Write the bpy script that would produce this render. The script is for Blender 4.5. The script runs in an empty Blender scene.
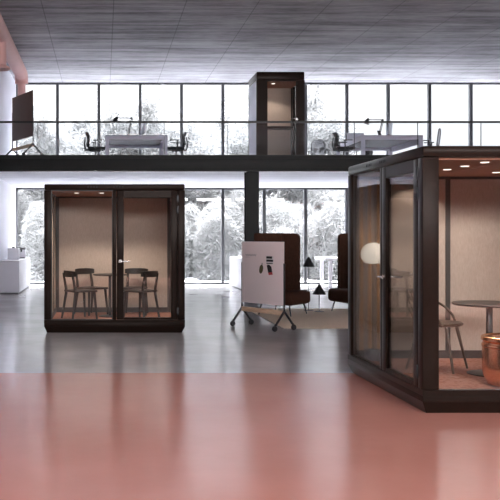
import bpy, bmesh, math, random
from mathutils import Vector, Matrix
random.seed(7)
S = bpy.context.scene
COL = S.collection
PI = math.pi

# ------------------------------------------------------------------ materials
def new_mat(name):
    m = bpy.data.materials.new(name); m.use_nodes = True
    nt = m.node_tree
    return m, nt, nt.nodes['Principled BSDF']

def mat(name, col, rough=.5, metal=0, var=.06, scale=8, stretch=(1,1,1), bump=0, spec=.5, sheen=0, coat=0):
    """solid colour with a procedural noise variation"""
    m, nt, b = new_mat(name)
    N, L = nt.nodes, nt.links
    tc = N.new('ShaderNodeTexCoord'); mp = N.new('ShaderNodeMapping')
    mp.inputs['Scale'].default_value = stretch
    nz = N.new('ShaderNodeTexNoise'); nz.inputs['Scale'].default_value = scale; nz.inputs['Detail'].default_value = 5
    cr = N.new('ShaderNodeValToRGB')
    cr.color_ramp.elements[0].position = .3; cr.color_ramp.elements[1].position = .7
    cr.color_ramp.elements[0].color = (*[c*(1-var) for c in col], 1)
    cr.color_ramp.elements[1].color = (*[min(1, c*(1+var)) for c in col], 1)
    L.new(tc.outputs['Object'], mp.inputs['Vector']); L.new(mp.outputs[0], nz.inputs['Vector'])
    L.new(nz.outputs['Fac'], cr.inputs[0]); L.new(cr.outputs[0], b.inputs['Base Color'])
    b.inputs['Roughness'].default_value = rough; b.inputs['Metallic'].default_value = metal
    b.inputs['Specular IOR Level'].default_value = spec
    if sheen: b.inputs['Sheen Weight'].default_value = sheen
    if coat: b.inputs['Coat Weight'].default_value = coat; b.inputs['Coat Roughness'].default_value = .1
    if bump:
        bp = N.new('ShaderNodeBump'); bp.inputs['Strength'].default_value = bump; bp.inputs['Distance'].default_value = .01
        L.new(nz.outputs['Fac'], bp.inputs['Height']); L.new(bp.outputs[0], b.inputs['Normal'])
    return m

def glass_mat(name, tint=(1,1,1), refl=1.0, rough=0.0, ior=1.5):
    m = bpy.data.materials.new(name); m.use_nodes = True
    nt = m.node_tree; N, L = nt.nodes, nt.links
    N.remove(N['Principled BSDF'])
    tr = N.new('ShaderNodeBsdfTransparent'); tr.inputs[0].default_value = (*tint, 1)
    gl = N.new('ShaderNodeBsdfGlossy'); gl.inputs['Roughness'].default_value = rough
    fr = N.new('ShaderNodeFresnel'); fr.inputs['IOR'].default_value = ior
    mu = N.new('ShaderNodeMath'); mu.operation = 'MULTIPLY'; mu.inputs[1].default_value = refl
    mx = N.new('ShaderNodeMixShader')
    L.new(fr.outputs[0], mu.inputs[0]); L.new(mu.outputs[0], mx.inputs[0])
    L.new(tr.outputs[0], mx.inputs[1]); L.new(gl.outputs[0], mx.inputs[2])
    L.new(mx.outputs[0], N['Material Output'].inputs['Surface'])
    return m

def emit_mat(name, col, strength):
    m, nt, b = new_mat(name)
    b.inputs['Base Color'].default_value = (*col, 1)
    b.inputs['Emission Color'].default_value = (*col, 1)
    b.inputs['Emission Strength'].default_value = strength
    return m

def concrete_mat(name, c0, c1, streak=True, panel=None, rough=.8, spec=.25, off=(0,0)):
    """board-formed concrete: streaks along X, pitted, joints between panels"""
    m, nt, b = new_mat(name)
    N, L = nt.nodes, nt.links
    geo = N.new('ShaderNodeNewGeometry')
    def noise(scale, det, st, rgh=.6):
        mp = N.new('ShaderNodeMapping'); mp.inputs['Scale'].default_value = st
        n = N.new('ShaderNodeTexNoise'); n.inputs['Scale'].default_value = scale
        n.inputs['Detail'].default_value = det; n.inputs['Roughness'].default_value = rgh
        L.new(geo.outputs['Position'], mp.inputs[0]); L.new(mp.outputs[0], n.inputs['Vector'])
        return n.outputs['Fac']
    def mth(op, a, c):
        n = N.new('ShaderNodeMath'); n.operation = op
        for i, v in enumerate((a, c)):
            if isinstance(v, (int, float)): n.inputs[i].default_value = v
            else: L.new(v, n.inputs[i])
        return n.outputs[0]
    a = noise(1.0, 8, (.35, 4.5, 1) if streak else (1,1,1))
    c = noise(1.0, 6, (.5, .5, .5))
    d = noise(6, 6, (.6, 3, 1) if streak else (1,1,1), .7)
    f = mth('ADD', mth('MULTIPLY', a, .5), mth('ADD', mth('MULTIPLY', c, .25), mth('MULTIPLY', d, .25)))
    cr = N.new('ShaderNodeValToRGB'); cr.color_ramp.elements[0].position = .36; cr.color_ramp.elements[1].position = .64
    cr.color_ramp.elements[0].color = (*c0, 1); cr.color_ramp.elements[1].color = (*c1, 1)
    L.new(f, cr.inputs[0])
    out = cr.outputs[0]
    if panel:
        sp = N.new('ShaderNodeSeparateXYZ'); L.new(geo.outputs['Position'], sp.inputs[0])
        lines = None
        for ax, size, o, w in (('X', panel[0], off[0], .010), ('Y', panel[1], off[1], .022)):
            v = mth('FRACT', mth('DIVIDE', mth('SUBTRACT', sp.outputs[ax], o), size), 0)
            v = mth('LESS_THAN', mth('MULTIPLY', mth('ABSOLUTE', mth('SUBTRACT', v, .5), 0), size), 0) if False else \
                mth('GREATER_THAN', mth('MULTIPLY', mth('ABSOLUTE', mth('SUBTRACT', v, .5), 0), size), size/2 - w)
            lines = v if lines is None else mth('MAXIMUM', lines, v)
        mx = N.new('ShaderNodeMix'); mx.data_type = 'RGBA'
        mx.inputs['B'].default_value = (c0[0]*.25, c0[1]*.25, c0[2]*.25, 1)
        L.new(mth('MULTIPLY', lines, .45), mx.inputs['Factor']); L.new(out, mx.inputs['A'])
        out = mx.outputs['Result']
    L.new(out, b.inputs['Base Color'])
    b.inputs['Roughness'].default_value = rough; b.inputs['Specular IOR Level'].default_value = spec
    bp = N.new('ShaderNodeBump'); bp.inputs['Strength'].default_value = .25; bp.inputs['Distance'].default_value = .01
    L.new(f, bp.inputs['Height']); L.new(bp.outputs[0], b.inputs['Normal'])
    return m

def floor_mat(name, c0, c1, r0, r1, spec, coat=0):
    m, nt, b = new_mat(name)
    N, L = nt.nodes, nt.links
    geo = N.new('ShaderNodeNewGeometry')
    n1 = N.new('ShaderNodeTexNoise'); n1.inputs['Scale'].default_value = .9; n1.inputs['Detail'].default_value = 9; n1.inputs['Roughness'].default_value = .6
    n2 = N.new('ShaderNodeTexNoise'); n2.inputs['Scale'].default_value = 3.5; n2.inputs['Detail'].default_value = 6
    L.new(geo.outputs['Position'], n1.inputs['Vector']); L.new(geo.outputs['Position'], n2.inputs['Vector'])
    cr = N.new('ShaderNodeValToRGB'); cr.color_ramp.elements[0].position = .3; cr.color_ramp.elements[1].position = .7
    cr.color_ramp.elements[0].color = (*c0, 1); cr.color_ramp.elements[1].color = (*c1, 1)
    L.new(n1.outputs['Fac'], cr.inputs[0]); L.new(cr.outputs[0], b.inputs['Base Color'])
    mr = N.new('ShaderNodeMapRange'); mr.inputs['From Min'].default_value = .3; mr.inputs['From Max'].default_value = .7
    mr.inputs['To Min'].default_value = r0; mr.inputs['To Max'].default_value = r1
    L.new(n2.outputs['Fac'], mr.inputs['Value']); L.new(mr.outputs[0], b.inputs['Roughness'])
    b.inputs['Specular IOR Level'].default_value = spec
    return m

M = {}
M['shell'] = mat('booth_shell', (.014, .0085, .0065), .3, var=.08, scale=30, spec=.5)
M['door_frame'] = mat('booth_door_frame', (.0155, .0095, .0075), .3, var=.08, scale=30, spec=.5)
for k_ in ('shell', 'door_frame'):
    M[k_].node_tree.nodes['Principled BSDF'].inputs['Specular Tint'].default_value = (.14, .12, .11, 1)
M['steel'] = mat('dark_steel', (.013, .013, .0125), .5, var=.1, scale=5, spec=.15)
M['window_frame'] = mat('window_frame_paint', (.035, .036, .042), .4, var=.05, spec=.4)
M['black'] = mat('black_plastic', (.012, .012, .013), .45, var=.1, scale=20)
M['black_fabric'] = mat('black_fabric', (.018, .018, .02), .85, var=.25, scale=90)
M['black_metal'] = mat('black_metal', (.012, .011, .011), .4, var=.1, scale=20)
M['felt'] = mat('beige_felt', (.43, .35, .295), .95, var=.09, scale=60, stretch=(1.5, 1.5, .35), spec=.1, bump=.1)
M['ceiling_felt'] = mat('rust_ceiling_panel', (.36, .17, .11), .8, var=.06, scale=40, spec=.2)
M['trim'] = mat('booth_trim', (.038, .030, .025), .5, var=.1, scale=20)
M['oak_batten'] = mat('amber_wood', (.6, .31, .12), .45, var=.25, scale=5, stretch=(8, 8, .6))
M['wood'] = mat('light_wood', (.68, .48, .32), .5, var=.2, scale=6, stretch=(1, 9, 9))
M['walnut'] = mat('brown_bent_wood', (.06, .036, .02), .4, var=.3, scale=10, stretch=(1, 1, 3))
M['dark_wood'] = mat('dark_brown_plastic', (.013, .009, .007), .5, var=.15, scale=20)
M['table_dark'] = mat('dark_tabletop', (.045, .036, .032), .5, var=.1, scale=10)
M['chrome'] = mat('brushed_metal', (.6, .58, .56), .25, 1, var=.05, scale=30)
M['copper'] = mat('copper', (.9, .45, .23), .24, 1, var=.06, scale=4)
M['white'] = mat('white_laminate', (.72, .71, .75), .45, var=.02, scale=3)
M['white_gloss'] = mat('white_appliance', (.78, .77, .8), .3, var=.02, scale=3)
M['grey'] = mat('grey_plastic', (.16, .16, .17), .4, var=.06)
M['desk'] = mat('pale_desk', (.5, .48, .56), .45, var=.03, scale=3)
M['board'] = mat('pinkish_white_board', (.9, .79, .77), .4, var=.02, scale=2)
M['board_back'] = mat('brown_board', (.11, .065, .05), .6, var=.08, scale=30)
M['sofa'] = mat('brown_wool', (.055, .025, .0165), .95, var=.22, scale=70, stretch=(1, 1, .4), spec=.1)
M['pink'] = mat('pink_paint', (.62, .36, .325), .55, var=.04, scale=3)
M['plaster'] = mat('white_plaster', (.74, .74, .8), .8, var=.035, scale=1.2, spec=.2)
M['paper'] = mat('white_card', (.8, .77, .74), .7, var=.03)
M['ink'] = mat('black_ink', (.015, .015, .016), .6)
M['leaf_ink'] = mat('olive_print', (.10, .085, .04), .6, var=.5, scale=60)
M['red_ink'] = mat('red_print', (.55, .08, .08), .6)
M['grey_ink'] = mat('grey_marker', (.3, .27, .28), .6)
M['monitor'] = mat('monitor_shell', (.42, .43, .5), .4, var=.03)
M['screen'] = mat('screen_grey', (.3, .32, .4), .25, var=.05)
M['globe'] = emit_mat('lamp_globe', (1, .9, .76), .75)
M['spot'] = emit_mat('downlight_lens', (1, .9, .8), .8)
M['underside_shade'] = mat('desk_underside_shade', (.035, .035, .038), .6)  # dark tone for the shade painted under the upper desktops
M['glass'] = glass_mat('booth_glass', (.97, .965, .96), .8)
M['pane'] = glass_mat('window_glass', (.97, .98, .98), .6)
M['rail_glass'] = glass_mat('railing_glass', (.95, .96, .97), .35)
M['mesh_fabric'] = glass_mat('chair_mesh', (.66, .66, .68), .3, .4)
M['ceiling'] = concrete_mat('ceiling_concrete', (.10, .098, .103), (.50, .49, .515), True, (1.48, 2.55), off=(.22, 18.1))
M['soffit'] = concrete_mat('soffit_concrete', (.42, .42, .47), (.66, .66, .73), True, None)
M['floor_grey'] = floor_mat('polished_concrete', (.42, .41, .41), (.56, .55, .55), .15, .18, .8)
M['floor_pink'] = floor_mat('pink_floor_paint', (.53, .23, .175), (.60, .275, .215), .19, .22, .7)
M['snow'] = mat('pale_ground', (.40, .405, .415), .9, var=.12, scale=.6)
M['bark'] = mat('pale_bark', (.03, .03, .03), .9, var=.2)
M['tree_twigs'] = mat('pale_tree_twigs', (.056, .0563, .057), .9, var=.3, scale=.8)
M['twigs'] = mat('pale_foliage', (.070, .0705, .0715), .9, var=.3, scale=.8)

def carpet():
    m, nt, b = new_mat('rust_carpet')
    N, L = nt.nodes, nt.links
    geo = N.new('ShaderNodeNewGeometry')
    n = N.new('ShaderNodeTexNoise'); n.inputs['Scale'].default_value = 14; n.inputs['Detail'].default_value = 4
    v = N.new('ShaderNodeTexVoronoi'); v.inputs['Scale'].default_value = 22
    L.new(geo.outputs['Position'], n.inputs['Vector']); L.new(geo.outputs['Position'], v.inputs['Vector'])
    a = N.new('ShaderNodeMath'); a.operation = 'ADD'
    L.new(n.outputs['Fac'], a.inputs[0]); L.new(v.outputs['Distance'], a.inputs[1])
    cr = N.new('ShaderNodeValToRGB'); cr.color_ramp.elements[0].position = .55; cr.color_ramp.elements[1].position = 1.1
    cr.color_ramp.elements[0].color = (.26, .105, .07, 1); cr.color_ramp.elements[1].color = (.43, .21, .155, 1)
    L.new(a.outputs[0], cr.inputs[0]); L.new(cr.outputs[0], b.inputs['Base Color'])
    b.inputs['Roughness'].default_value = .95; b.inputs['Specular IOR Level'].default_value = .1
    return m
M['carpet'] = carpet()
M['rug'] = mat('beige_rug', (.74, .63, .49), .95, var=.14, scale=40, stretch=(1, 4, 1), spec=.1, bump=.3)

for k_ in ('twigs', 'tree_twigs'):              # thin foliage lets some light through
    nt = M[k_].node_tree; b_ = nt.nodes['Principled BSDF']
    b_.inputs['Specular IOR Level'].default_value = .1
    tl_ = nt.nodes.new('ShaderNodeBsdfTranslucent'); ms_ = nt.nodes.new('ShaderNodeMixShader'); ms_.inputs[0].default_value = .45
    nt.links.new(b_.inputs['Base Color'].links[0].from_socket, tl_.inputs[0])
    nt.links.new(b_.outputs[0], ms_.inputs[1]); nt.links.new(tl_.outputs[0], ms_.inputs[2])
    nt.links.new(ms_.outputs[0], nt.nodes['Material Output'].inputs['Surface'])

# ------------------------------------------------------------------ mesh builder
class MB:
    def __init__(s): s.bm = bmesh.new()
    def box(s, x0, x1, y0, y1, z0, z1, bev=0, seg=2, mx=None):
        b = bmesh.new(); bmesh.ops.create_cube(b, size=1)
        for v in b.verts:
            v.co = Vector((x0+(v.co.x+.5)*(x1-x0), y0+(v.co.y+.5)*(y1-y0), z0+(v.co.z+.5)*(z1-z0)))
        if bev: bmesh.ops.bevel(b, geom=b.edges[:], offset=bev, segments=seg, affect='EDGES', profile=.5)
        if seg >= 3 and bev:
            for q in b.faces: q.smooth = True
        s.merge(b, mx); return s
    def merge(s, b, mx=None):
        if mx is not None: b.transform(mx)
        me = bpy.data.meshes.new('tmp'); b.to_mesh(me); b.free()
        s.bm.from_mesh(me); bpy.data.meshes.remove(me)
    def tube(s, pts, r, n=8, closed=False, cap=True, flat=None):
        """tube along points; r a number or one radius per point; flat=(axis scale) squashes the section"""
        pts = [Vector(p) for p in pts]; m = len(pts)
        rs = r if isinstance(r, (list, tuple)) else [r]*m
        rings = []; prev = None
        for i, p in enumerate(pts):
            if closed: t = pts[(i+1) % m]-pts[i-1]
            elif i == 0: t = pts[1]-pts[0]
            elif i == m-1: t = pts[-1]-pts[-2]
            else: t = (pts[i+1]-p).normalized()+(p-pts[i-1]).normalized()
            t.normalize()
            if prev is None:
                up = Vector((0,0,1)) if abs(t.z) < .9 else Vector((0,1,0))
                a = t.cross(up).normalized()
            else:
                a = (prev - t*prev.dot(t)).normalized()
            prev = a; c = t.cross(a)
            rings.append([s.bm.verts.new(p + (a*math.cos(2*PI*k/n)*(flat[0] if flat else 1) + c*math.sin(2*PI*k/n)*(flat[1] if flat else 1))*rs[i]) for k in range(n)])
        for i in range(m if closed else m-1):
            A, B = rings[i], rings[(i+1) % m]
            for k in range(n): s.bm.faces.new((A[k], A[(k+1)%n], B[(k+1)%n], B[k])).smooth = True
        if cap and not closed:
            s.bm.faces.new(rings[0][::-1]); s.bm.faces.new(rings[-1])
        return s
    def lathe(s, prof, cx=0, cy=0, n=28, axis='z', at=(0,0,0)):
        rings = []
        for r, z in prof:
            ring = []
            for k in range(n):
                a = 2*PI*k/n
                if axis == 'z': co = Vector((cx+r*math.cos(a), cy+r*math.sin(a), z))
                elif axis == 'y': co = Vector((at[0]+r*math.cos(a), at[1]+z, at[2]+r*math.sin(a)))
                else: co = Vector((at[0]+z, at[1]+r*math.cos(a), at[2]+r*math.sin(a)))
                ring.append(s.bm.verts.new(co))
            rings.append(ring)
        for A, B in zip(rings, rings[1:]):
            for k in range(n): s.bm.faces.new((A[k], A[(k+1)%n], B[(k+1)%n], B[k])).smooth = True
        s.bm.faces.new(rings[0][::-1]); s.bm.faces.new(rings[-1])
        return s
    def prism(s, poly, t0, t1, plane='xy'):
        def co(p, t):
            return Vector((p[0], p[1], t)) if plane == 'xy' else (Vector((p[0], t, p[1])) if plane == 'xz' else Vector((t, p[0], p[1])))
        A = [s.bm.verts.new(co(p, t0)) for p in poly]; B = [s.bm.verts.new(co(p, t1)) for p in poly]
        n = len(poly)
        for k in range(n): s.bm.faces.new((A[k], A[(k+1)%n], B[(k+1)%n], B[k]))
        s.bm.faces.new(A[::-1]); s.bm.faces.new(B)
        return s
    def build(s, name, m, parent=None, smooth=True, loc=None):
        bmesh.ops.recalc_face_normals(s.bm, faces=s.bm.faces[:])
        me = bpy.data.meshes.new(name); s.bm.to_mesh(me); s.bm.free()
        o = bpy.data.objects.new(name, me); COL.objects.link(o)
        me.materials.append(M[m] if isinstance(m, str) else m)
        if smooth:
            try: me.set_sharp_from_angle(angle=math.radians(38))
            except Exception: pass
        if parent is not None: o.parent = parent
        if loc: o.location = loc
        return o

def thing(name, label, cat, loc=(0,0,0), rz=0, group=None):
    o = bpy.data.objects.new(name, None); COL.objects.link(o)
    o.location = loc; o.rotation_euler = (0,0,rz); o.empty_display_size = .1
    return tag(o, label, cat, group)
def tag(o, label, cat, group=None):
    o['label'] = label; o['category'] = cat
    if group: o['group'] = group
    return o
def struct(o, label=None):
    o['kind'] = 'structure'
    if label: o['label'] = label
    return o
def box(name, m, parent, *d, bev=0, seg=2): return MB().box(*d, bev=bev, seg=seg).build(name, m, parent)
def dup(root, loc, rz, label=None, group=None):
    def cp(o, par):
        c = o.copy(); COL.objects.link(c); c.parent = par
        for ch in [x for x in bpy.data.objects if x.parent == o]: cp(ch, c)
        return c
    c = cp(root, None); c.location = loc; c.rotation_euler = (0,0,rz)
    if label: c['label'] = label
    if group: c['group'] = group
    return c
def facing(dx, dy): return math.atan2(dx, -dy)      # rotation that turns local -Y to (dx,dy)
def arc(c, r, a0, a1, n, plane='xy', z=0):
    out = []
    for i in range(n+1):
        a = a0+(a1-a0)*i/n
        u, v = c[0]+r*math.cos(a), c[1]+r*math.sin(a)
        out.append((u, v, z) if plane == 'xy' else ((u, z, v) if plane == 'xz' else (z, u, v)))
    return out
def smooth_path(P, n=6):
    P = [Vector(p) for p in P]; out = []
    for i in range(len(P)-1):
        p0 = P[max(i-1,0)]; p1 = P[i]; p2 = P[i+1]; p3 = P[min(i+2,len(P)-1)]
        for k in range(n):
            t = k/n
            out.append(.5*((2*p1)+(p2-p0)*t+(2*p0-5*p1+4*p2-p3)*t*t+(3*p1-p0-3*p2+p3)*t**3))
    out.append(P[-1]); return out

# ------------------------------------------------------------------ camera (level, shifted lens)
cd = bpy.data.cameras.new('camera'); cam = bpy.data.objects.new('camera', cd); COL.objects.link(cam)
cam.location = (0, 0, 1.5); cam.rotation_euler = (PI/2, 0, 0)
cd.sensor_width = 36; cd.lens = 810/500*36
cd.shift_x = .294; cd.shift_y = -.028; cd.clip_end = 300
S.camera = cam

# ------------------------------------------------------------------ room shell
XL, XR, YB, YF, ZC, ZM = -2.71, 12.77, 25.3, -5.0, 6.28, 3.35
YM = 18.7                                                     # mezzanine edge
SPLIT = 8.87
f = MB()
for (y0, y1) in ((YF, SPLIT), (SPLIT, YB+.1)):
    v = [f.bm.verts.new(p) for p in ((XL,y0,0),(XR,y0,0),(XR,y1,0),(XL,y1,0))]; f.bm.faces.new(v)
bmesh.ops.remove_doubles(f.bm, verts=f.bm.verts[:], dist=1e-5)
fl = f.build('floor', 'floor_pink'); fl.data.materials.append(M['floor_grey'])
for p in fl.data.polygons: p.material_index = 1 if p.center.y > SPLIT else 0
# thickness below
struct(fl, 'glossy floor, pink painted in front and grey polished concrete behind')
box('floor_slab', 'soffit', None, XL-.2, XR+.2, YF-.2, YB+.2, -.25, -.01)
struct(bpy.data.objects['floor_slab'])
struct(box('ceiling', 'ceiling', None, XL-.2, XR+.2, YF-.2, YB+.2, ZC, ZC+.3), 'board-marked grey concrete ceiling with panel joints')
struct(box('wall_left', 'plaster', None, XL-.2, XL, YF, YB+.1, 0, ZC), 'white plaster wall on the left')
# right wall and wall behind the camera with unseen high openings, added for front fill light
wr = MB(); wr.box(XR, XR+.2, YF, YB+.1, 0, ZC)
struct(wr.build('wall_right', 'plaster'))
wf = MB(); wf.box(XL, XR, YF-.2, YF, 0, 3.9); wf.box(XL, XR, YF-.2, YF, 5.6, ZC)
for x in (XL, 1.2, 5, 8.8, XR-.3): wf.box(x, x+.3, YF-.2, YF, 3.9, 5.6)
struct(wf.build('wall_front', 'grey'))

wn = 0
def window(x0, x1, z0, z1, lower):
    global wn
    wn += 1
    m = MB(); w = .045
    y0, y1 = YB-.06, YB+.06
    m.box(x0, x0+w, y0, y1, z0, z1).box(x1-w, x1, y0, y1, z0, z1)
    m.box(x0+w, x1-w, y0, y1, z1-.055, z1).box(x0+w, x1-w, y0, y1, z0, z0+.06)
    if lower: m.box(x0+w, x1-w, y0-.03, y1, z0, z0+.045)
    o = struct(m.build(f'window_{wn}', 'window_frame'))
    box('pane', 'pane', o, x0+w, x1-w, YB-.004, YB+.004, z0+.06, z1-.055)
NB = 12
for i in range(NB):
    x0 = XL+1.29*i; window(x0, x0+1.29, 0, 3.0, True)
for i in range(NB):
    x0 = XL+1.29*i; window(x0, x0+1.29, ZM, ZC, False)

# mezzanine
struct(box('mezzanine_floor', 'soffit', None, XL, XR, YM+.12, YB+.08, 3.0, ZM), 'concrete upper floor slab with pale underside')
bm_ = MB().box(XL, XR, YM, YM+.12, 2.995, ZM+.012, bev=.004)
bm_.box(XL, XR, YM-.012, YM, ZM-.055, ZM+.012).box(XL, XR, YM-.012, YM, 2.995, 3.03)
struct(bm_.build('mezzanine_beam', 'steel'), 'dark steel edge beam of the upper floor')
cm = MB().box(3.33, 3.63, YM+.14, YM+.155, 0, 3.0).box(3.33, 3.63, YM+.385, YM+.4, 0, 3.0).box(3.47, 3.49, YM+.155, YM+.385, 0, 3.0).box(3.28, 3.68, YM+.09, YM+.45, 0, .02)
struct(cm.build('column', 'steel'), 'dark steel column under the upper floor edge')

# glass railing on the mezzanine edge
rl = thing('glass_railing', 'frameless glass railing with thin black top rail along the upper floor edge', 'railing', (0, YM+.06, ZM+.012))
ztop = .80
box('top_rail', 'black_metal', rl, XL+.01, XR-.01, -.022, .022, ztop-.045, ztop, bev=.008)
xs = [XL+.01]
x = (37.5-103)/43.3
while x < XR-.2: xs.append(x); x += 63.5/43.3
xs.append(XR-.01)
for a, b in zip(xs, xs[1:]):
    if b-a > .1: box('glass_panel', 'rail_glass', rl, a+.009, b-.009, -.006, .006, .05, ztop-.045)
for a in xs[1:-1]: box('joint_post', 'black_metal', rl, a-.007, a+.007, -.008, .008, .03, ztop-.045)
box('base_channel', 'black_metal', rl, XL+.01, XR-.01, -.03, .03, 0, .015, bev=.004)

# pink air duct along the ceiling
du = thing('air_duct', 'round pink painted air duct under the ceiling along the left wall', 'duct', (-2.23, 22.2, 5.92))
path = [(0,-12,0)] + [(0,-12+i*1.5,0) for i in range(1,8)] + [(0,-.25,0)]
path += [(0, -.25+.25*math.sin(a), -.25+.25*math.cos(a)) for a in [PI/2*k/6 for k in range(1,7)]]
m = MB().tube(path, .18, 24)
m.build('main_duct', 'pink', du)
for yy, ln in ((0, .72), (-4.4, .72)):
    d = MB().lathe([(.11, -.12), (.11, -ln+.06), (.105, -ln+.05), (.1, -ln)], 0, yy, 20).build('drop_pipe', 'pink', du)
    MB().lathe([(.105, -ln+.06), (.12, -ln+.045), (.18, -ln+.01), (.2, -ln-.02), (.195, -ln-.04), (.12, -ln-.03)], 0, yy, 24).build('bell_mouth', 'pink', d)
for yy in (-8, -5.6, -2.5):
    MB().tube([(0,yy,.17),(0,yy,.36)], .012, 8).build('hanger', 'steel', du)

# ------------------------------------------------------------------ meeting booths
def spot_light(parent, loc, power, size=120):
    l = bpy.data.lights.new('spot', 'SPOT'); l.energy = power; l.color = (1, .89, .78)
    l.spot_size = math.radians(size); l.spot_blend = .35; l.shadow_soft_size = .03
    o = bpy.data.objects.new('spot', l); COL.objects.link(o); o.parent = parent; o.location = loc
    return o

def lever(parent, x, y, z, sgn=1, out=1):
    h = MB(); h.lathe([(.0, -.012*out), (.027, -.012*out), (.027, 0), (0, 0)], axis='y', at=(x, y, z), n=20)
    h.tube([(x, y-.008*out, z), (x, y-.05*out, z), (x+sgn*.012, y-.06*out, z), (x+sgn*.15, y-.06*out, z)], .011, 10)
    h.build('handle', 'chrome', parent)

def booth(label, loc, rz, W, H, D, glass_right, power, lights):
    t = thing('meeting_booth', label, 'booth', loc, rz)
    w = W/2; fz = .17; P = .11; top = H-.095
    # base with undercut chamfer
    b = MB()
    b.box(-w, w, 0, D, .1, .155, bev=.004)
    for q in ((-w, w, 0, .06), (-w, w, D-.06, D), (-w, -w+.05, .06, D-.06), (w-.06, w, .06, D-.06)): b.box(*q, .15, .2)
    i = .045
    lo = [(-w+i, i), (w-i, i), (w-i, D-i), (-w+i, D-i)]; hi = [(-w, .0), (w, .0), (w, D), (-w, D)]
    A = [b.bm.verts.new((x, y, 0)) for x, y in lo]; B = [b.bm.verts.new((x, y, .101)) for x, y in hi]
    for k in range(4): b.bm.faces.new((A[k], A[(k+1)%4], B[(k+1)%4], B[k]))
    b.bm.faces.new(A[::-1]); b.bm.faces.new(B)
    b.build('base', 'shell', t)
    r = MB().box(-w, w, 0, D, top, H, bev=.022, seg=2).build('roof', 'shell', t)
    for sx in (-1, 1):
        for (y0, y1) in ((0, .14 if sx > 0 else .06), (D-.14, D)):
            xa, xb = sorted((sx*w, sx*(w-P)))
            box('corner_post', 'shell', t, xa, xb, y0, y1, .2, top, bev=.01)
    box('back_panel', 'shell', t, -w+P, w-P, D-.06, D-.005, .2, top)
    box('side_panel', 'shell', t, -w+.006, -w+.05, .06, D-.14, .2, top)
    # felt lining
    zf0, zf1 = fz, H-.115
    box('felt_wall', 'felt', t, -w+.05, -w+.085, .06, D-.1, zf0, zf1)
    box('felt_wall', 'felt', t, -w+.085, w-.085, D-.135, D-.1, zf0, zf1)
    box('baseboard', 'trim', t, -w+.085, w-.085, D-.15, D-.135, fz, fz+.085)
    box('baseboard', 'trim', t, -w+.085, -w+.1, .06, D-.15, fz, fz+.085)
    box('top_trim', 'trim', t, -w+.085, w-.085, D-.145, D-.135, zf1-.03, zf1)
    box('top_trim', 'trim', t, -w+.085, -w+.095, .06, D-.145, zf1-.03, zf1)
    box('wall_post', 'trim', t, -w+.085, -w+.1, D*.545-.024, D*.545+.024, fz+.085, zf1-.03)
    box('corner_trim', 'trim', t, -w+.085, -w+.145, D-.16, D-.135, fz+.085, zf1-.03)
    box('corner_trim', 'trim', t, w-.145, w-.085, D-.16, D-.135, fz+.085, zf1-.03)
    if glass_right:
        box('side_glass', 'glass', t, w-.055, w-.047, .14, D-.14, .2, top)
    else:
        box('side_panel', 'shell', t, w-.05, w-.006, .14, D-.14, .2, top)
        box('felt_wall', 'felt', t, w-.085, w-.05, .14, D-.1, zf0, zf1)
        MB().box(w-.1, w-.085, .14, D-.135, fz, fz+.085).build('baseboard', 'trim', t)
        box('wall_post', 'trim', t, w-.1, w-.085, D*.545-.024, D*.545+.024, fz+.085, zf1-.03)
    # carpet and ceiling
    box('carpet', 'carpet', t, -w+.052, w-.062, .062, D-.062, .156, fz)
    c = MB(); ym = D*.42
    c.box(-w+.06, w-.06, .07, ym-.006, zf1, top+.02).box(-w+.06, w-.06, ym+.006, D-.08, zf1, top+.02)
    c.build('ceiling_panel', 'ceiling_felt', t)
    for xx, yy in lights:
            dl = MB().lathe([(.0, zf1-.006), (.034, zf1-.006), (.042, zf1+.004), (0, zf1+.004)], xx, yy, 18).build('downlight', 'spot', t)
            spot_light(dl, (xx, yy, zf1-.03), power)
    # fixed glass and middle post
    mx = .0
    box('fixed_glass', 'glass', t, -w+P, mx-.028, .036, .046, .2, top)
    bead = MB()
    for d in ((-w+P, -w+P+.012, .2, top), (mx-.04, mx-.028, .2, top), (-w+P+.012, mx-.04, .2, .212), (-w+P+.012, mx-.04, top-.012, top)):
        bead.box(d[0], d[1], .03, .052, d[2], d[3])
    bead.build('glazing_bead', 'trim', t)
    box('middle_post', 'shell', t, mx-.028, mx+.03, .004, .09, .2, top, bev=.005)
    # door
    d0, d1, zb, zt = mx+.035, w-P-.004, .205, top-.005
    dm = MB(); y0, y1 = .002, .055
    dm.box(d0, d0+.108, y0, y1, zb, zt, bev=.005).box(d1-.1, d1, y0, y1, zb, zt, bev=.005)
    dm.box(d0+.108, d1-.1, y0, y1, zt-.11, zt).box(d0+.108, d1-.1, y0, y1, zb, zb+.035)
    door = dm.build('door', 'door_frame', t)
    box('door_glass', 'glass', door, d0+.108, d1-.1, .022, .032, zb+.035, zt-.11)
    lever(door, d0+.055, .002, 1.11)
    lever(door, d0+.055, .055, 1.11, 1, -1)
    for z in (.34, H-.40, H-.225):
        box('hinge', 'black', door, d1-.012, d1+.016, -.012, .004, z-.055, z+.055, bev=.003)
    # vents in the front fascia
    for xx in (-.42, -.02):
        for q in range(4): box('vent_slot', 'black_fabric', t, xx+q*.045, xx+q*.045+.024, -.001, .004, H-.058, H-.032)
    return t

XB, YBt = .178, 12.53
b1 = booth('dark brown glazed meeting booth standing at left with four chairs around a small table', (XB, YBt, 0), 0, 2.18, 2.304, 1.75, False, 15, [(-.6,.44),(-.2,.44),(.2,.44),(.6,.44)])
YRc = 7.87
b2 = booth('large dark booth at right turned sideways, open lever door and glass side towards viewer'.replace('open lever door', 'lever-handled door'), (2.694, YRc, 0), -PI/2, 2.09, 2.262, 1.95, True, 6.5, [(-.77,.65),(-.385,.65),(0,.65),(.385,.65),(.775,.65),(-.355,1.3)])
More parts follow.
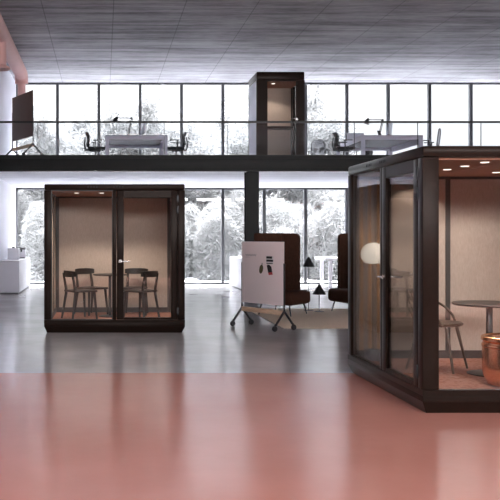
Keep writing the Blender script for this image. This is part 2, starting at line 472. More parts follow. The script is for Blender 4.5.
# amber battens on the felt wall at the entrance end of the right booth
for yy in (.10, .19, .29):
    box('wood_batten', 'oak_batten', b2, -1.045+.085, -1.045+.1, yy, yy+.035, .255, 2.1)

# ------------------------------------------------------------------ chairs of the left booth
def side_chair(label, loc, rz):
    t = thing('side_chair', label, 'chair', loc, rz, 'dark chairs inside the left booth')
    s = MB().box(-.21, .21, -.21, .2, .43, .462, bev=.014, seg=3)
    for v in s.bm.verts:
        v.co.x *= 1.0 - .10*max(0, v.co.y/.2)
        if v.co.z > .45: v.co.z -= .012*(1-min(1, (v.co.x**2+v.co.y**2)/.04))
    s.build('seat', 'dark_wood', t)
    for sx in (-1, 1):
        MB().tube([(sx*.17, -.165, .44), (sx*.2, -.2, 0)], [.024, .016], 10).build('leg', 'dark_wood', t)
        MB().tube([(sx*.155, .165, .44), (sx*.185, .235, 0)], [.024, .016], 10).build('leg', 'dark_wood', t)
        MB().tube([(sx*.155, .165, .43), (sx*.155, .195, .6), (sx*.15, .225, .735)], [.024, .021, .018], 10).build('back_post', 'dark_wood', t)
    b = MB(); n = 12; ring = []
    for i in range(n+1):
        u = -1+2*i/n; x = u*.2; y = .235-.055*u*u
        hw = .05*(1-.25*abs(u)**4)
        ring.append([b.bm.verts.new((x, y+dy, .725+dz)) for dy, dz in ((-.011, -hw), (.011, -hw), (.015, hw), (-.007, hw))])
    for A, B in zip(ring, ring[1:]):
        for k in range(4): b.bm.faces.new((A[k], A[(k+1)%4], B[(k+1)%4], B[k]))
    b.bm.faces.new(ring[0][::-1]); b.bm.faces.new(ring[-1])
    b.build('backrest', 'dark_wood', t)
    return t
z0 = .171
c1 = side_chair('dark chair nearest the glass left of the table, seen in profile', (-.37, 13.07, z0), facing(.86, .5))
dup(c1, (-.20, 13.74, z0), facing(.62, -.78), 'dark chair in the far left corner of the booth, behind the profile chair')
dup(c1, (.55, 13.75, z0), facing(-.15, -1), 'dark chair against the back felt wall behind the glass door, facing forward')
dup(c1, (.61, 13.05, z0), facing(-.72, .69), 'dark chair close behind the glass door, back turned to the right')
def pedestal_table(label, loc, r, h, rb):
    t = thing('pedestal_table', label, 'table', loc)
    MB().lathe([(0, h-.022), (r-.012, h-.022), (r, h-.012), (r, h-.004), (r-.006, h), (0, h)], n=48).build('tabletop', 'table_dark', t)
    MB().box(-.024, .024, -.024, .024, .012, h-.02, bev=.006).build('column', 'black_metal', t)
    MB().lathe([(0, 0), (rb, 0), (rb, .008), (rb-.02, .014), (0, .016)], n=40).build('base', 'black_metal', t)
    return t
pedestal_table('small dark pedestal table between four chairs in the left booth', (.115, 13.4, z0), .28, .70, .19)

# ------------------------------------------------------------------ inside the right booth
t = thing('armchair', 'brown bentwood hoop-back armchair beside the round table in the right booth', 'chair', (3.355, 8.1, z0), facing(.76, -.65))
s = MB().lathe([(0, .44), (.2, .437), (.225, .45), (.23, .462), (.215, .474), (.15, .47), (0, .466)], n=32)
s.build('seat', 'walnut', t)
for sx in (-1, 1):
    MB().tube([(sx*.15, -.12, .45), (sx*.215, -.21, 0)], [.017, .011], 10).build('leg', 'walnut', t)
    MB().tube([(sx*.14, .13, .45), (sx*.205, .25, 0)], [.017, .011], 10).build('leg', 'walnut', t)
half = [(.205, -.1, .45), (.245, -.06, .52), (.265, .02, .6), (.262, .13, .665), (.205, .225, .735), (.11, .275, .775), (0, .29, .785)]
hoop = smooth_path(half + [(-x, y, z) for x, y, z in half[-2::-1]], 5)
MB().tube(hoop, .0125, 10).build('back_hoop', 'walnut', t)
for sx in (-.17, -.06, .06, .17):
    MB().tube([(sx*.75, .175, .46), (sx*.95, .255, .62), (sx, .325-abs(sx)*.45, .775-abs(sx)*.22)], .0075, 8).build('spindle', 'walnut', t)
pedestal_table('round dark table beside the copper drum in the right booth', (3.72, 7.8, z0), .335, .685, .20)
t = thing('copper_stool', 'shiny copper drum stool in front of the round table', 'stool', (3.665, 7.22, z0))
MB().lathe([(0, 0), (.2, 0), (.22, .008), (.222, .02), (.232, .04), (.25, .075), (.259, .12), (.262, .17), (.262, .30), (.262, .37), (0, .37)], n=56).build('body', 'copper', t)
MB().lathe([(.0, .365), (.255, .365), (.25, .38), (.26, .39), (.27, .40), (.27, .425), (.26, .435), (.248, .437), (.24, .425), (0, .42)], n=56).build('rim', 'copper', t)
MB().lathe([(.26, .335), (.266, .34), (.268, .35), (.266, .36), (.258, .362)], n=56).build('band', 'copper', t)
t = thing('globe_lamp', 'slim floor lamp with cream dome behind the booth glass beside its door', 'lamp', (2.887, 8.665, z0))
MB().box(-.075, .075, -.06, .06, 0, .12, bev=.008).build('base', 'grey', t)
MB().tube([(0,0,.1),(0,0,1.03)], .007, 10).build('stem', 'black_metal', t)
prof = [(0, 1.04), (.075, 1.04)]
for i in range(13):
    a = -.9+(PI/2+.9)*i/12; prof.append((max(.002, .125*math.cos(a)), 1.134+.125*math.sin(a)))
MB().lathe(prof, n=36).build('dome', 'globe', t)

# ------------------------------------------------------------------ mobile boards
def mobile_board(label, P0, P1, z_floor, z0, z1, face_mat, wood, spread):
    """P0, P1: the ends on the floor; local x runs P0 -> P1, the shown face looks to local -y"""
    dx, dy = P1[0]-P0[0], P1[1]-P0[1]; L_ = math.hypot(dx, dy)
    t = thing('mobile_board', label, 'board', ((P0[0]+P1[0])/2, (P0[1]+P1[1])/2, z_floor), math.atan2(dy, dx))
    h = L_/2
    MB().box(-h+.01, h-.01, -.014, .014, z0, z1, bev=.004).build('panel', face_mat, t)
    for s in (-1, 1):
        MB().tube([(s*h, 0, .29), (s*h, 0, z0+(z1-z0)*.66)], .014, 10).build('post', 'black_metal', t)
        for q in (-1, 1):
            MB().tube([(s*h, 0, .31), (s*h, q*.02, .285), (s*h, q*spread*.92, .09)], .019, 10).build('leg', 'black_metal', t)
            c = MB().lathe([(0, -.022), (.038, -.022), (.046, -.012), (.046, .012), (.038, .022), (0, .022)], axis='x', at=(s*h, q*spread, .046), n=20)
            c.tube([(s*h, q*spread*.92, .105), (s*h, q*spread, .06)], .016, 8)
            c.build('caster', 'black', t)
    MB().box(-h+.008, h-.008, -.02, .02, .245, .32, bev=.005).build('crossbar', wood, t)
    return t
mb = mobile_board('pinkish white board on a wheeled black frame with wooden crossbar', (2.335, 13.6), (2.862, 12.79), 0, .395, 1.408, 'board', 'wood', .21)
mobile_board('brown board on a wheeled stand on the upper floor beside the left wall', (-2.245, 20.1), (-1.64, 18.98), ZM+.001, .49, 1.57, 'board_back', 'wood', .24)
mw = Matrix.Translation(mb.location) @ Matrix.Rotation(mb.rotation_euler.z, 4, 'Z')
def on_board(name, label, cat, parts):
    """cards held on the board face; parts: (name, material, shape polygon in board x,z, front offset)"""
    o = None
    for (pn, mt, poly, d) in parts:
        b = MB().prism([(px_, pz_-.13) for px_, pz_ in poly], -.016-d, -.0145, 'xz')
        if o is None:
            o = b.build(name, mt); o.location = mb.location; o.rotation_euler = mb.rotation_euler; tag(o, label, cat)
        else: b.build(pn, mt, o)
    return o
def quad(x0, x1, z0, z1, sk=0): return [(x0, z0), (x1, z0+sk), (x1, z1+sk), (x0, z1)]
on_board('striped_card', 'black and white striped card at top of the three on the white board', 'card',
    [('', 'paper', quad(.10, .26, 1.175, 1.305), .001), ('stripe', 'ink', quad(.105, .235, 1.265, 1.302), .003),
     ('stripe', 'ink', quad(.105, .255, 1.215, 1.25), .003), ('stripe', 'ink', quad(.11, .245, 1.182, 1.196), .003)])
def leaf(cx, cz, w, h, tilt):
    return [(cx+w*math.cos(a)*math.cos(tilt)-h*math.sin(a)*math.sin(tilt), cz+w*math.cos(a)*math.sin(tilt)+h*math.sin(a)*math.cos(tilt)) for a in [2*PI*k/18 for k in range(18)]]
on_board('leaf_card', 'olive leaf-shaped cutout on the white board, left of the red-tipped one', 'card',
    [('', 'leaf_ink', leaf(-.015, 1.09, .042, .075, -.25), .002), ('leaf_stalk', 'ink', quad(.0, .012, 1.155, 1.19), .002)])
on_board('dark_card', 'black cutout with red lower tip on the white board', 'card',
    [('', 'ink', [(.115, 1.15), (.145, 1.04), (.235, 1.05), (.215, 1.135), (.17, 1.165), (.135, 1.17)], .002), ('red_tip', 'red_ink', [(.145, 1.04), (.16, 1.0), (.245, 1.01), (.235, 1.05)], .002)])
# handwriting on the board (part of the board)
pts = []
for i in range(60):
    u = i/59; pts.append((-.38+.25*u, -.0145, 1.185+.013*math.sin(u*40)+.006*math.sin(u*95)))
MB().tube(pts, .0035, 5).build('marker_note', 'grey_ink', mb)
MB().tube([(x, -.0145, z-.035+.003*math.sin(x*70)) for x, _, z in [(-.38+.012*i, 0, 1.185) for i in range(9)]], .002, 5).build('marker_note', 'grey_ink', mb)

# ------------------------------------------------------------------ lounge corner
rg = MB().box(2.93, 7.6, 13.12, 16.6, .001, .016, bev=.004).build('rug', 'rug')
tag(rg, 'large beige woven rug under the two high-back chairs', 'rug')
def wing_chair(label, loc, rz):
    t = thing('highback_chair', label, 'armchair', loc, rz, None)
    H = 1.535
    # local: faces -Y; width along X
    box('backrest', 'sofa', t, -.42, .42, .26, .40, .22, H, bev=.035, seg=4)
    for s in (-1, 1):
        xa, xb = sorted((s*.42, s*.335))
        wg = MB().prism([(-.17,.22), (.30,.22), (.30,H)] + [(-.08-.09*math.sin(q*PI/12), H-.09+.09*math.cos(q*PI/12)) for q in range(7)], xa, xb, 'yz')
        bmesh.ops.bevel(wg.bm, geom=[e for e in wg.bm.edges if len(e.link_faces) == 2 and abs(e.calc_face_angle(0)) > 1.2], offset=.022, segments=3, affect='EDGES')
        wg.build('wing', 'sofa', t)
    box('back_cushion', 'sofa', t, -.335, .335, .13, .265, .42, H-.06, bev=.03, seg=3)
    sm = MB().box(-.42, .42, -.40, .27, .2, .45, bev=.07, seg=5); sm.build('seat', 'sofa', t)
    for sx in (-1, 1):
        for (y, dy) in ((-.28, -.05), (.28, .04)):
            MB().tube([(sx*.3, y, .23), (sx*.335, y+dy*.4, .13), (sx*.35, y+dy, 0)], [.016, .015, .011], 10).build('leg', 'black_metal', t)
    return t
h1 = wing_chair('dark brown high-back chair behind the white mobile board', (3.41, 15.38, .0165), facing(.79, -.61))
dup(h1, (4.92, 15.75, .0165), facing(-.95, -.2), 'dark brown high-back chair half hidden by the right booth')
def cone_lamp(label, loc, h, r):
    t = thing('cone_lamp', label, 'lamp', loc, 0, None)
    MB().lathe([(0, 0), (.095, 0), (.095, .006), (.02, .012), (0, .012)], n=28).build('base', 'black_metal', t)
    MB().tube([(0,0,.01),(0,0,h-.03)], .007, 8).build('stem', 'black_metal', t)
    MB().lathe([(0, h-.012), (.005, h), (.014, h), (r, h-.2), (r-.004, h-.2), (.006, h-.02)], n=36).build('lamp_shade', 'black_metal', t)
    return t
cone_lamp('taller of two black cone-shaded lamps on the rug', (4.10, 16.15, .0165), 1.07, .125)
cone_lamp('shorter of two black cone-shaded lamps on the rug', (4.24, 15.88, .0165), .54, .132)

# ------------------------------------------------------------------ white furniture by the lower windows
def sideboard(label, x0, x1, y0, y1, h, front='y'):
    t = thing('sideboard', label, 'cabinet', ((x0+x1)/2, (y0+y1)/2, 0))
    a, b = (x1-x0)/2, (y1-y0)/2
    box('carcass', 'white', t, -a+.01, a-.01, -b+.01, b-.01, .04, h-.025)
    box('plinth', 'grey', t, -a+.03, a-.03, -b+.03, b-.03, 0, .04)
    box('top', 'white', t, -a, a, -b, b, h-.025, h, bev=.004)
    n = 3
    for i in range(n):
        w = 2*(b-.01)/n; y = -b+.01+i*w
        sx = a-.01 if front == '+x' else -a+.01
        s = 1 if front == '+x' else -1
        xa, xb = sorted((sx, sx+s*.008))
        box('door', 'white', t, xa, xb, y+.003, y+w-.003, .05, h-.03)
    return t
sideboard('white sideboard at the left wall carrying two small appliances', -2.69, -2.16, 20.85, 24.0, .86, '+x')
t = thing('storage_canister', 'white box-shaped container with black knob on the left sideboard', 'container', (-2.44, 22.1, .861))
MB().box(-.15, .15, -.15, .15, 0, .3, bev=.012, seg=3).build('body', 'white_gloss', t)
MB().lathe([(0, .298), (.035, .298), (.042, .32), (.036, .34), (0, .342)], n=18).build('knob', 'black', t)
box('lid', 'white_gloss', t, -.14, .14, -.14, .14, .295, .305, bev=.003)
t = thing('coffee_machine', 'white coffee machine with grey top and spout beside the window', 'appliance', (-2.34, 23.35, .861))
MB().box(-.11, .11, -.05, .14, 0, .3, bev=.01).build('body', 'white_gloss', t)
MB().box(-.115, .125, -.17, .145, .25, .305, bev=.008).build('top', 'grey', t)
MB().box(-.1, .1, -.17, -.05, 0, .03, bev=.006).build('drip_tray', 'grey', t)
MB().lathe([(0, .18), (.018, .18), (.022, .25), (0, .25)], 0, -.11, 14).build('spout', 'black', t)
sideboard('white sideboard behind the mobile board near the windows', 3.8, 4.6, 21.6, 24.3, .88, '-x')
t = thing('white_table', 'white high table by the window between the two high-back chairs', 'table', (7.3, 23.9, 0))
box('tabletop', 'white', t, -.9, .9, -.6, .6, .79, .87, bev=.006)
for sx in (-.72, .72):
    for sy in (-.45, .45): box('leg', 'white', t, sx-.045, sx+.045, sy-.045, sy+.045, 0, .79, bev=.004)

# ------------------------------------------------------------------ upper floor: single booth
t = thing('phone_booth', 'narrow dark single-person booth standing on the upper floor by the windows', 'booth', (4.43, 20.2, ZM+.001))
W, H, D = 1.2, 2.25, 1.15; w = W/2
b = MB().box(-w, w, 0, D, .0, .16, bev=.01); b.build('base', 'shell', t)
MB().box(-w, w, 0, D, H-.21, H, bev=.03, seg=2).build('roof', 'shell', t)
box('corner_post', 'shell', t, -w, -w+.26, 0, .08, .16, H-.21)
box('corner_post', 'shell', t, w-.19, w, 0, .08, .16, H-.21)
box('corner_post', 'shell', t, -w, -w+.1, D-.1, D, .16, H-.21)
box('corner_post', 'shell', t, w-.1, w, D-.1, D, .16, H-.21)
box('side_panel', 'plaster', t, -w+.004, -w+.05, .08, D-.1, .16, H-.21)
box('back_panel', 'shell', t, -w+.1, w-.1, D-.05, D-.01, .16, H-.21)
box('felt_wall', 'felt', t, -w+.1, w-.1, D-.09, D-.05, .16, H-.21)
box('felt_wall', 'felt', t, -w+.05, -w+.08, .08, D-.1, .16, H-.21)
box('ceiling_panel', 'ceiling_felt', t, -w+.08, w-.06, .09, D-.1, H-.225, H-.2)
box('side_glass', 'pane', t, w-.05, w-.04, .08, D-.1, .16, H-.21)
box('side_mullion', 'shell', t, w-.08, w-.02, D-.24, D-.1, .16, H-.21)
d = MB().box(-w+.26, -w+.275, .005, .05, .16, H-.21).box(w-.215, w-.19, .005, .05, .16, H-.21).box(-w+.275, w-.215, .005, .05, H-.235, H-.21).build('door', 'door_frame', t)
box('door_glass', 'glass', d, -w+.275, w-.215, .02, .028, .16, H-.235)
lever(d, w-.2, .005, 1.07, -1)
box('work_shelf', 'shell', t, -w+.08, w-.1, D-.45, D-.09, .93, .985, bev=.004)
dl = MB().lathe([(0, H-.232), (.045, H-.232), (.05, H-.224), (0, H-.224)], -.1, .4, 16).build('downlight', 'spot', t)
spot_light(dl, (-.1, .5, H-.26), 12, 130)

# desks
def bench_desk(label, x0, x1, y0, y1):
    t = thing('bench_desk', label, 'desk', ((x0+x1)/2, (y0+y1)/2, ZM+.001))
    a, b = (x1-x0)/2, (y1-y0)/2; h = .735
    box('tabletop', 'desk', t, -a, a, -b, b, h-.03, h, bev=.003)
    ap = MB(); z = h-.115
    ap.box(-a, a, -b, -b+.03, z, h-.03).box(-a, a, b-.03, b, z-.05, h-.03)
    ap.box(-a, -a+.03, -b+.03, b-.03, z-.02, h-.03).box(a-.03, a, -b+.03, b-.03, z-.1, h-.03)
    ap.build('apron', 'desk', t)
    box('underside_shade_slab', 'underside_shade', t, -a+.11, a-.11, -b+.07, b-.07, h-.09, h-.032)  # dark slab added to stand in for shade under the desktop
    for sx in (-1, 1):
        for sy in (-1, 1):
            xa, xb = sorted((sx*a, sx*(a-.1))); ya, yb = sorted((sy*b, sy*(b-.06)))
            box('leg', 'desk', t, xa, xb, ya, yb, 0, z)
    return t
ZD = ZM+.001+.735
bench_desk('pale lavender desk on the upper floor between two black office chairs', .06, 1.65, 20.75, 22.3)
bench_desk('pale lavender desk on the upper floor above the right booth', 6.62, 8.2, 20.75, 23.0)
def desk_lamp(label, loc, rz, mir=1):
    t = thing('desk_lamp', label, 'lamp', loc, rz)
    MB().lathe([(0, 0), (.09, 0), (.09, .015), (.02, .025), (0, .025)], n=24).build('base', 'black_metal', t)
    m = MB().tube([(0,0,.02),(.12,0,.5)], .013, 8); m.tube([(.03,0,.02),(.15,0,.48)], .010, 8)
    m.tube([(.12,0,.5),(-.28,0,.5)], .011, 8)
    m.lathe([(0,-.02),(.025,-.02),(.025,.02),(0,.02)], axis='y', at=(.125,0,.495), n=14)
    m.build('arm', 'grey', t)
    MB().tube([(.10,0,.505),(.13,0,.47)], .03, 12).build('joint', 'black', t)
    MB().tube([(-.26,0,.53),(-.29,0,.47),(-.32,0,.40)], [.025,.055,.085], 18).build('lamp_head', 'black_metal', t)
    return t
dl1 = desk_lamp('black-headed desk lamp on the left upper desk', (.63, 21.2, ZD+.001), 0)
dup(dl1, (7.30, 21.5, ZD+.001), .05, 'black-headed desk lamp on the right upper desk')
def monitor(label, loc, rz, w, h, tilt=0.0, zc=.14):
    t = thing('monitor', label, 'monitor', loc, rz)
    MB().box(-.12, .12, -.09, .09, 0, .012, bev=.004).build('base', 'monitor', t)
    MB().tube([(0,.07,.01),(0,.03,zc+h*.55)], [.03,.02], 10, flat=(1.6,.5)).build('stand', 'monitor', t)
    mt = Matrix.Translation((0,0,zc)) @ Matrix.Rotation(tilt, 4, 'X')
    b = MB().box(-w/2, w/2, -.02, .02, 0, h, bev=.008, mx=mt).build('panel', 'monitor', t)
    MB().box(-w/2+.015, w/2-.015, -.024, -.019, .02, h-.015, mx=mt).build('screen', 'screen', b)
    return t
monitor('pale monitor seen edge-on beside the lamp on the left upper desk', (1.03, 21.35, ZD+.001), PI/2+.15, .5, .32, .12, .1)
monitor('pale monitor turned away on the right upper desk', (7.53, 21.3, ZD+.001), 1.1, .48, .36, .1, .07)
monitor('low wide pale monitor at the left end of the right upper desk', (6.98, 22.4, ZD+.001), PI, .46, .22, 0, .04)
t = thing('tablet', 'small dark tablet propped on a stand on the right upper desk', 'tablet', (7.17, 21.0, ZD+.001), .5)
MB().prism([(-.06, 0), (.06, 0), (.055, .008), (-.055, .008)], -.05, .05, 'xz').build('stand', 'grey', t)
MB().box(-.055, .055, -.006, .006, 0, .15, bev=.003, mx=Matrix.Translation((0,-.02,.006)) @ Matrix.Rotation(-.35, 4, 'X')).build('panel', 'black', t)

# office chairs
def office_chair(label, loc, rz, loop=False):
    t = thing('office_chair', label, 'chair', loc, rz, None)
    MB().box(-.24, .24, -.25, .22, .42, .49, bev=.03, seg=4).build('seat', 'black_fabric', t)
    MB().lathe([(0, .09), (.03, .09), (.03, .25), (.02, .26), (.02, .42), (0, .42)], n=16).build('column', 'black', t)
    MB().box(-.1, .1, -.12, .12, .375, .425, bev=.015).build('mechanism', 'black', t)
    for k in range(5):
        a = 2*PI*k/5+.3; c, s_ = math.cos(a), math.sin(a)
        MB().tube([(c*.02, s_*.02, .12), (c*.29, s_*.29, .075)], [.026, .016], 8).build('base_arm', 'black', t)
        cm = MB().lathe([(0, -.022), (.024, -.022), (.028, -.014), (.028, .014), (.024, .022), (0, .022)], axis='x', at=(0,0,0), n=14)
        cm.bm.transform(Matrix.Translation((c*.3, s_*.3, .028)) @ Matrix.Rotation(a+PI/2, 4, 'Z'))
        cm.tube([(c*.29, s_*.29, .08), (c*.3, s_*.3, .045)], .011, 8)
        cm.build('caster', 'black', t)
    if loop:
        pts = []
        for i in range(24):
            a = 2*PI*i/24; x = .2*math.copysign(abs(math.cos(a))**.6, math.cos(a)); z = .72+.25*math.copysign(abs(math.sin(a))**.6, math.sin(a))
            pts.append((x*(1-.15*(z-.6)), .22+.12*(z-.45), z))
        MB().tube(pts, .014, 8, closed=True).build('back_frame', 'black', t)
        m = MB(); m.bm.faces.new([m.bm.verts.new(p) for p in pts])
        r = bmesh.ops.extrude_face_region(m.bm, geom=m.bm.faces[:])
        for v in [g for g in r['geom'] if isinstance(g, bmesh.types.BMVert)]: v.co.y += .006
        m.build('back_mesh', 'mesh_fabric', t, smooth=False)
        MB().tube([(0,.1,.4),(0,.24,.42),(0,.27,.52)], .022, 8).build('back_bracket', 'black', t)
    else:
        prof = smooth_path([(0,.20,.5),(0,.23,.57),(0,.21,.67),(0,.215,.77),(0,.265,.87)], 4)
        b = MB(); rows = []
        for i, p in enumerate(prof):
            hw = .215-.03*(i/len(prof))**2
            rows.append([b.bm.verts.new((hw*u, p.y-.045*abs(u)**2+dy, p.z)) for dy in (0, .03) for u in (-1,-.6,-.2,.2,.6,1)])
        for A, B in zip(rows, rows[1:]):
            for k in range(5):
                b.bm.faces.new((A[k], A[k+1], B[k+1], B[k])); b.bm.faces.new((A[6+k+1], A[6+k], B[6+k], B[6+k+1]))
            b.bm.faces.new((A[0], B[0], B[6], A[6])); b.bm.faces.new((A[5], A[11], B[11], B[5]))
        b.bm.faces.new([rows[0][i] for i in (0,1,2,3,4,5,11,10,9,8,7,6)]); b.bm.faces.new([rows[-1][i] for i in (6,7,8,9,10,11,5,4,3,2,1,0)])
        b.build('backrest', 'black_fabric', t)
        MB().tube([(0,.08,.4),(0,.27,.42),(0,.30,.55),(0,.275,.75)], [.03,.028,.024,.016], 8).build('back_bracket', 'black', t)
    for sx in (-1, 1):
        MB().tube([(sx*.2,.02,.42),(sx*.28,.03,.45),(sx*.285,.04,.64)], .015, 8).build('arm_post', 'black', t)
        MB().box(sx*.285-.035, sx*.285+.035, -.16, .1, .64, .665, bev=.01).build('armrest', 'black', t)
    return t
zc = ZM+.001
o1 = office_chair('black office chair on the upper floor left of the left desk', (-.19, 21.4, zc), facing(1, .08))
dup(o1, (1.93, 21.4, zc), facing(-1, .12), 'black office chair on the upper floor between the left desk and single booth')
dup(o1, (6.36, 21.4, zc), facing(1, -.05), 'black office chair on the upper floor at the left end of the right desk')
o2 = office_chair('pale mesh-backed chair near the window just right of the single booth', (6.38, 23.95, zc), facing(.35, 1), True)
dup(o2, (8.62, 21.45, zc), facing(-.85, .5), 'pale mesh-backed chair rising behind the roof corner of the right booth')
dup(o1, (7.55, 23.6, zc), facing(-.9, -.4), 'black office chair glimpsed under the right upper desk')

# ------------------------------------------------------------------ outdoors
g = box('ground', 'snow', None, -60, 90, YB+.25, 140, -.35, -.15); struct(g, 'pale ground outside the windows')
def make_tree(h, seed, dense):
    rnd = random.Random(seed)
    t = bpy.data.objects.new('tree', None); COL.objects.link(t)
    wood = MB(); tips = []
    def branch(p, d, ln, r, lvl):
        pts = [p]; q = p.copy(); dd = d.copy()
        for i in range(4):
            dd = (dd+Vector((rnd.uniform(-.22,.22), rnd.uniform(-.22,.22), rnd.uniform(-.02,.18)))).normalized()
            q = q+dd*ln/4; pts.append(q.copy())
        wood.tube(pts, [r*(1-.17*i) for i in range(5)], 6 if lvl < 2 else 4, cap=True)
        if lvl >= 2: tips.extend(pts[1:])
        if lvl < 3:
            for i in range(1, 5):
                for _ in range(2 if lvl else 3):
                    a = rnd.uniform(0, 2*PI); up = rnd.uniform(.15, .8)
                    nd = (Vector((math.cos(a), math.sin(a), up)) + dd*.5).normalized()
                    if lvl == 0 and i < 1: continue
                    branch(pts[i], nd, ln*rnd.uniform(.42,.6), r*.45, lvl+1)
    branch(Vector((0,0,0)), Vector((0,0,1)), h*.62, h*.02, 0)
    wood.build('trunk', 'bark', t)
    fo = MB()
    for p in tips:
        for _ in range(dense*5):
            c = p+Vector((rnd.gauss(0,.28), rnd.gauss(0,.28), rnd.gauss(0,.25)))
            u = Vector((rnd.uniform(-1,1), rnd.uniform(-1,1), rnd.uniform(-1,1))).normalized()
            v = u.orthogonal().normalized(); s_ = rnd.uniform(.10,.26)
            fo.bm.faces.new([fo.bm.verts.new(c+a*s_) for a in (u, v*.085, -u, -v*.085)])
    fo.build('foliage', 'tree_twigs', t, smooth=False)
    return t
protos = [make_tree(6.6, 3, 2), make_tree(7.6, 11, 2), make_tree(5.6, 23, 3)]
tl = 'pale leafless-looking tree standing in the haze outside the tall windows'
first = [True]*3
k = 0
spots = []
rnd = random.Random(5)
for row, (Y, step, off) in enumerate(((35.5, 4.3, 0), (40, 4.3, 2.1), (45, 4.6, .4), (49, 5, 2))):
    x = (XL-2)*Y/25.3+off
    while x < 14*Y/25.3:
        spots.append((x+rnd.uniform(-.7,.7), Y+rnd.uniform(-1.5,1.5))); x += step
for (x, y) in spots:
    q = rnd.randrange(3); right = x > 5.8*y/25.3
    sc = rnd.uniform(.85, 1.1)*(.66 if right else 1.0)*(y/36)**.45
    if first[q]: o = protos[q]; first[q] = False
    else: o = dup(protos[q], (0,0,0), 0)
    o.location = (x, y, -.16); o.rotation_euler = (0,0,rnd.uniform(0,2*PI)); o.scale = (sc, sc, sc)
    tag(o, tl, 'tree', 'trees outside the windows')
for q in range(3):
    if first[q]:
        protos[q].location = (2+q*3, 36, -.16); tag(protos[q], tl, 'tree', 'trees outside the windows')

def make_shrub(seed, w, h):
    rnd = random.Random(seed)
    t = bpy.data.objects.new('shrub', None); COL.objects.link(t)
    st = MB()
    for i in range(7):
        a = rnd.uniform(0, 2*PI); q = Vector((math.cos(a)*w*.3, math.sin(a)*w*.3, h*rnd.uniform(.6,.85)))
        st.tube([(0,0,0), q*.45+Vector((0,0,.2)), q], [.04,.03,.012], 5)
    st.build('stem', 'bark', t)
    fo = MB(); n = 0
    while n < 15000:
        p = Vector((rnd.uniform(-1,1), rnd.uniform(-1,1), rnd.uniform(0,1)))
        top = 1-.35*(p.x**2+p.y**2)+.12*math.sin(p.x*6+seed)
        if p.x**2+p.y**2 > 1 or p.z > top: continue
        n += 1
        c = Vector((p.x*w/2, p.y*w/2, p.z*h+.02))
        u = Vector((rnd.uniform(-1,1), rnd.uniform(-1,1), rnd.uniform(-1,1))).normalized()
        v = u.orthogonal().normalized(); s_ = rnd.uniform(.10,.26)
        fo.bm.faces.new([fo.bm.verts.new(c+a*s_) for a in (u, v*.055, -u, -v*.055)])
    fo.build('foliage', 'twigs', t, smooth=False)
    return t
sp = [make_shrub(2, 1.9, 2.3), make_shrub(9, 1.9, 2.9)]
x, i = XL-1.5, 0
while x < 15.5:
    q = rnd.randrange(2) if i > 1 else i
    o = sp[q] if i < 2 else dup(sp[q], (0,0,0), 0)
    o.location = (x, 30.4+rnd.uniform(-.2,.2), -.16); o.rotation_euler = (0,0,rnd.uniform(0,2*PI))
    tag(o, 'pale hazy shrub in the row just outside the tall lower windows', 'shrub', 'shrubs outside the lower windows')
    x += 2.15; i += 1
x = XL-1.0
while x < 17.5:
    o = dup(sp[rnd.randrange(2)], (x, 32.6+rnd.uniform(-.2,.2), -.16), rnd.uniform(0,2*PI)); o.scale = (1.1, 1.1, 1.25)
    x += 2.3

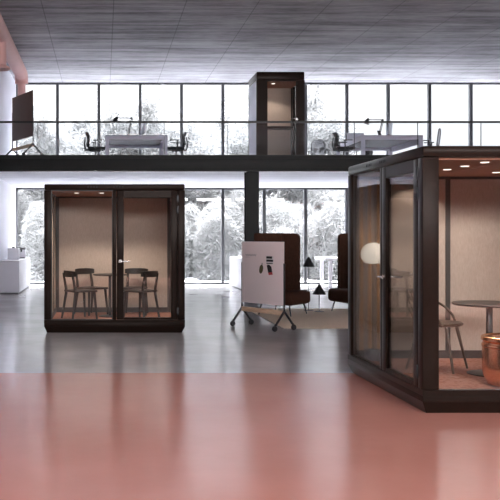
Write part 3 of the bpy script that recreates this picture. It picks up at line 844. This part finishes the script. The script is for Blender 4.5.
# ------------------------------------------------------------------ light
wd = bpy.data.worlds.new('overcast_sky'); S.world = wd; wd.use_nodes = True
wn_, wl_ = wd.node_tree.nodes, wd.node_tree.links
bg = wn_['Background']; bg.inputs[0].default_value = (.965, .97, 1.0, 1)
tcw = wn_.new('ShaderNodeTexCoord'); spw = wn_.new('ShaderNodeSeparateXYZ')          # overcast sky: zenith brighter than horizon
pw = wn_.new('ShaderNodeMath'); pw.operation = 'POWER'; pw.inputs[1].default_value = 4.0
mx0 = wn_.new('ShaderNodeMath'); mx0.operation = 'MAXIMUM'; mx0.inputs[1].default_value = 0
mad = wn_.new('ShaderNodeMath'); mad.operation = 'MULTIPLY_ADD'; mad.inputs[1].default_value = 150; mad.inputs[2].default_value = .58
wl_.new(tcw.outputs['Generated'], spw.inputs[0]); wl_.new(spw.outputs['Z'], mx0.inputs[0]); wl_.new(mx0.outputs[0], pw.inputs[0])
wl_.new(pw.outputs[0], mad.inputs[0]); ny = wn_.new('ShaderNodeMath'); ny.operation = 'MULTIPLY'; ny.inputs[1].default_value = -1           # sky raised behind the viewer, added as front fill
nm = wn_.new('ShaderNodeMath'); nm.operation = 'MAXIMUM'; nm.inputs[1].default_value = 0
n2 = wn_.new('ShaderNodeMath'); n2.operation = 'POWER'; n2.inputs[1].default_value = 2
nf = wn_.new('ShaderNodeMath'); nf.operation = 'MULTIPLY_ADD'; nf.inputs[1].default_value = 15
wl_.new(spw.outputs['Y'], ny.inputs[0]); wl_.new(ny.outputs[0], nm.inputs[0]); wl_.new(nm.outputs[0], n2.inputs[0]); wl_.new(n2.outputs[0], nf.inputs[0])
wl_.new(mad.outputs[0], nf.inputs[2]); wl_.new(nf.outputs[0], bg.inputs[1])
def portal(loc, rot, sx, sy):
    l = bpy.data.lights.new('portal', 'AREA'); l.shape = 'RECTANGLE'; l.size = sx; l.size_y = sy
    l.cycles.is_portal = True
    o = bpy.data.objects.new('portal', l); COL.objects.link(o); o.location = loc; o.rotation_euler = rot
portal(((XL+XR)/2, YB+.2, 1.5), (-PI/2, 0, 0), XR-XL, 3.0)
portal(((XL+XR)/2, YB+.2, (ZM+ZC)/2), (-PI/2, 0, 0), XR-XL, ZC-ZM)
portal(((XL+XR)/2, YF-.25, 4.75), (PI/2, 0, 0), XR-XL, 1.7)


vs = S.view_settings
vs.view_transform = 'Standard'; vs.look = 'None'; vs.exposure = 1.12; vs.gamma = 1; vs.use_curve_mapping = False
S.cycles.max_bounces = 10; S.cycles.transparent_max_bounces = 16; S.cycles.diffuse_bounces = 5; S.cycles.glossy_bounces = 4
S.cycles.sample_clamp_indirect = 6; S.cycles.use_denoising = True
S.cycles.caustics_reflective = False; S.cycles.caustics_refractive = False
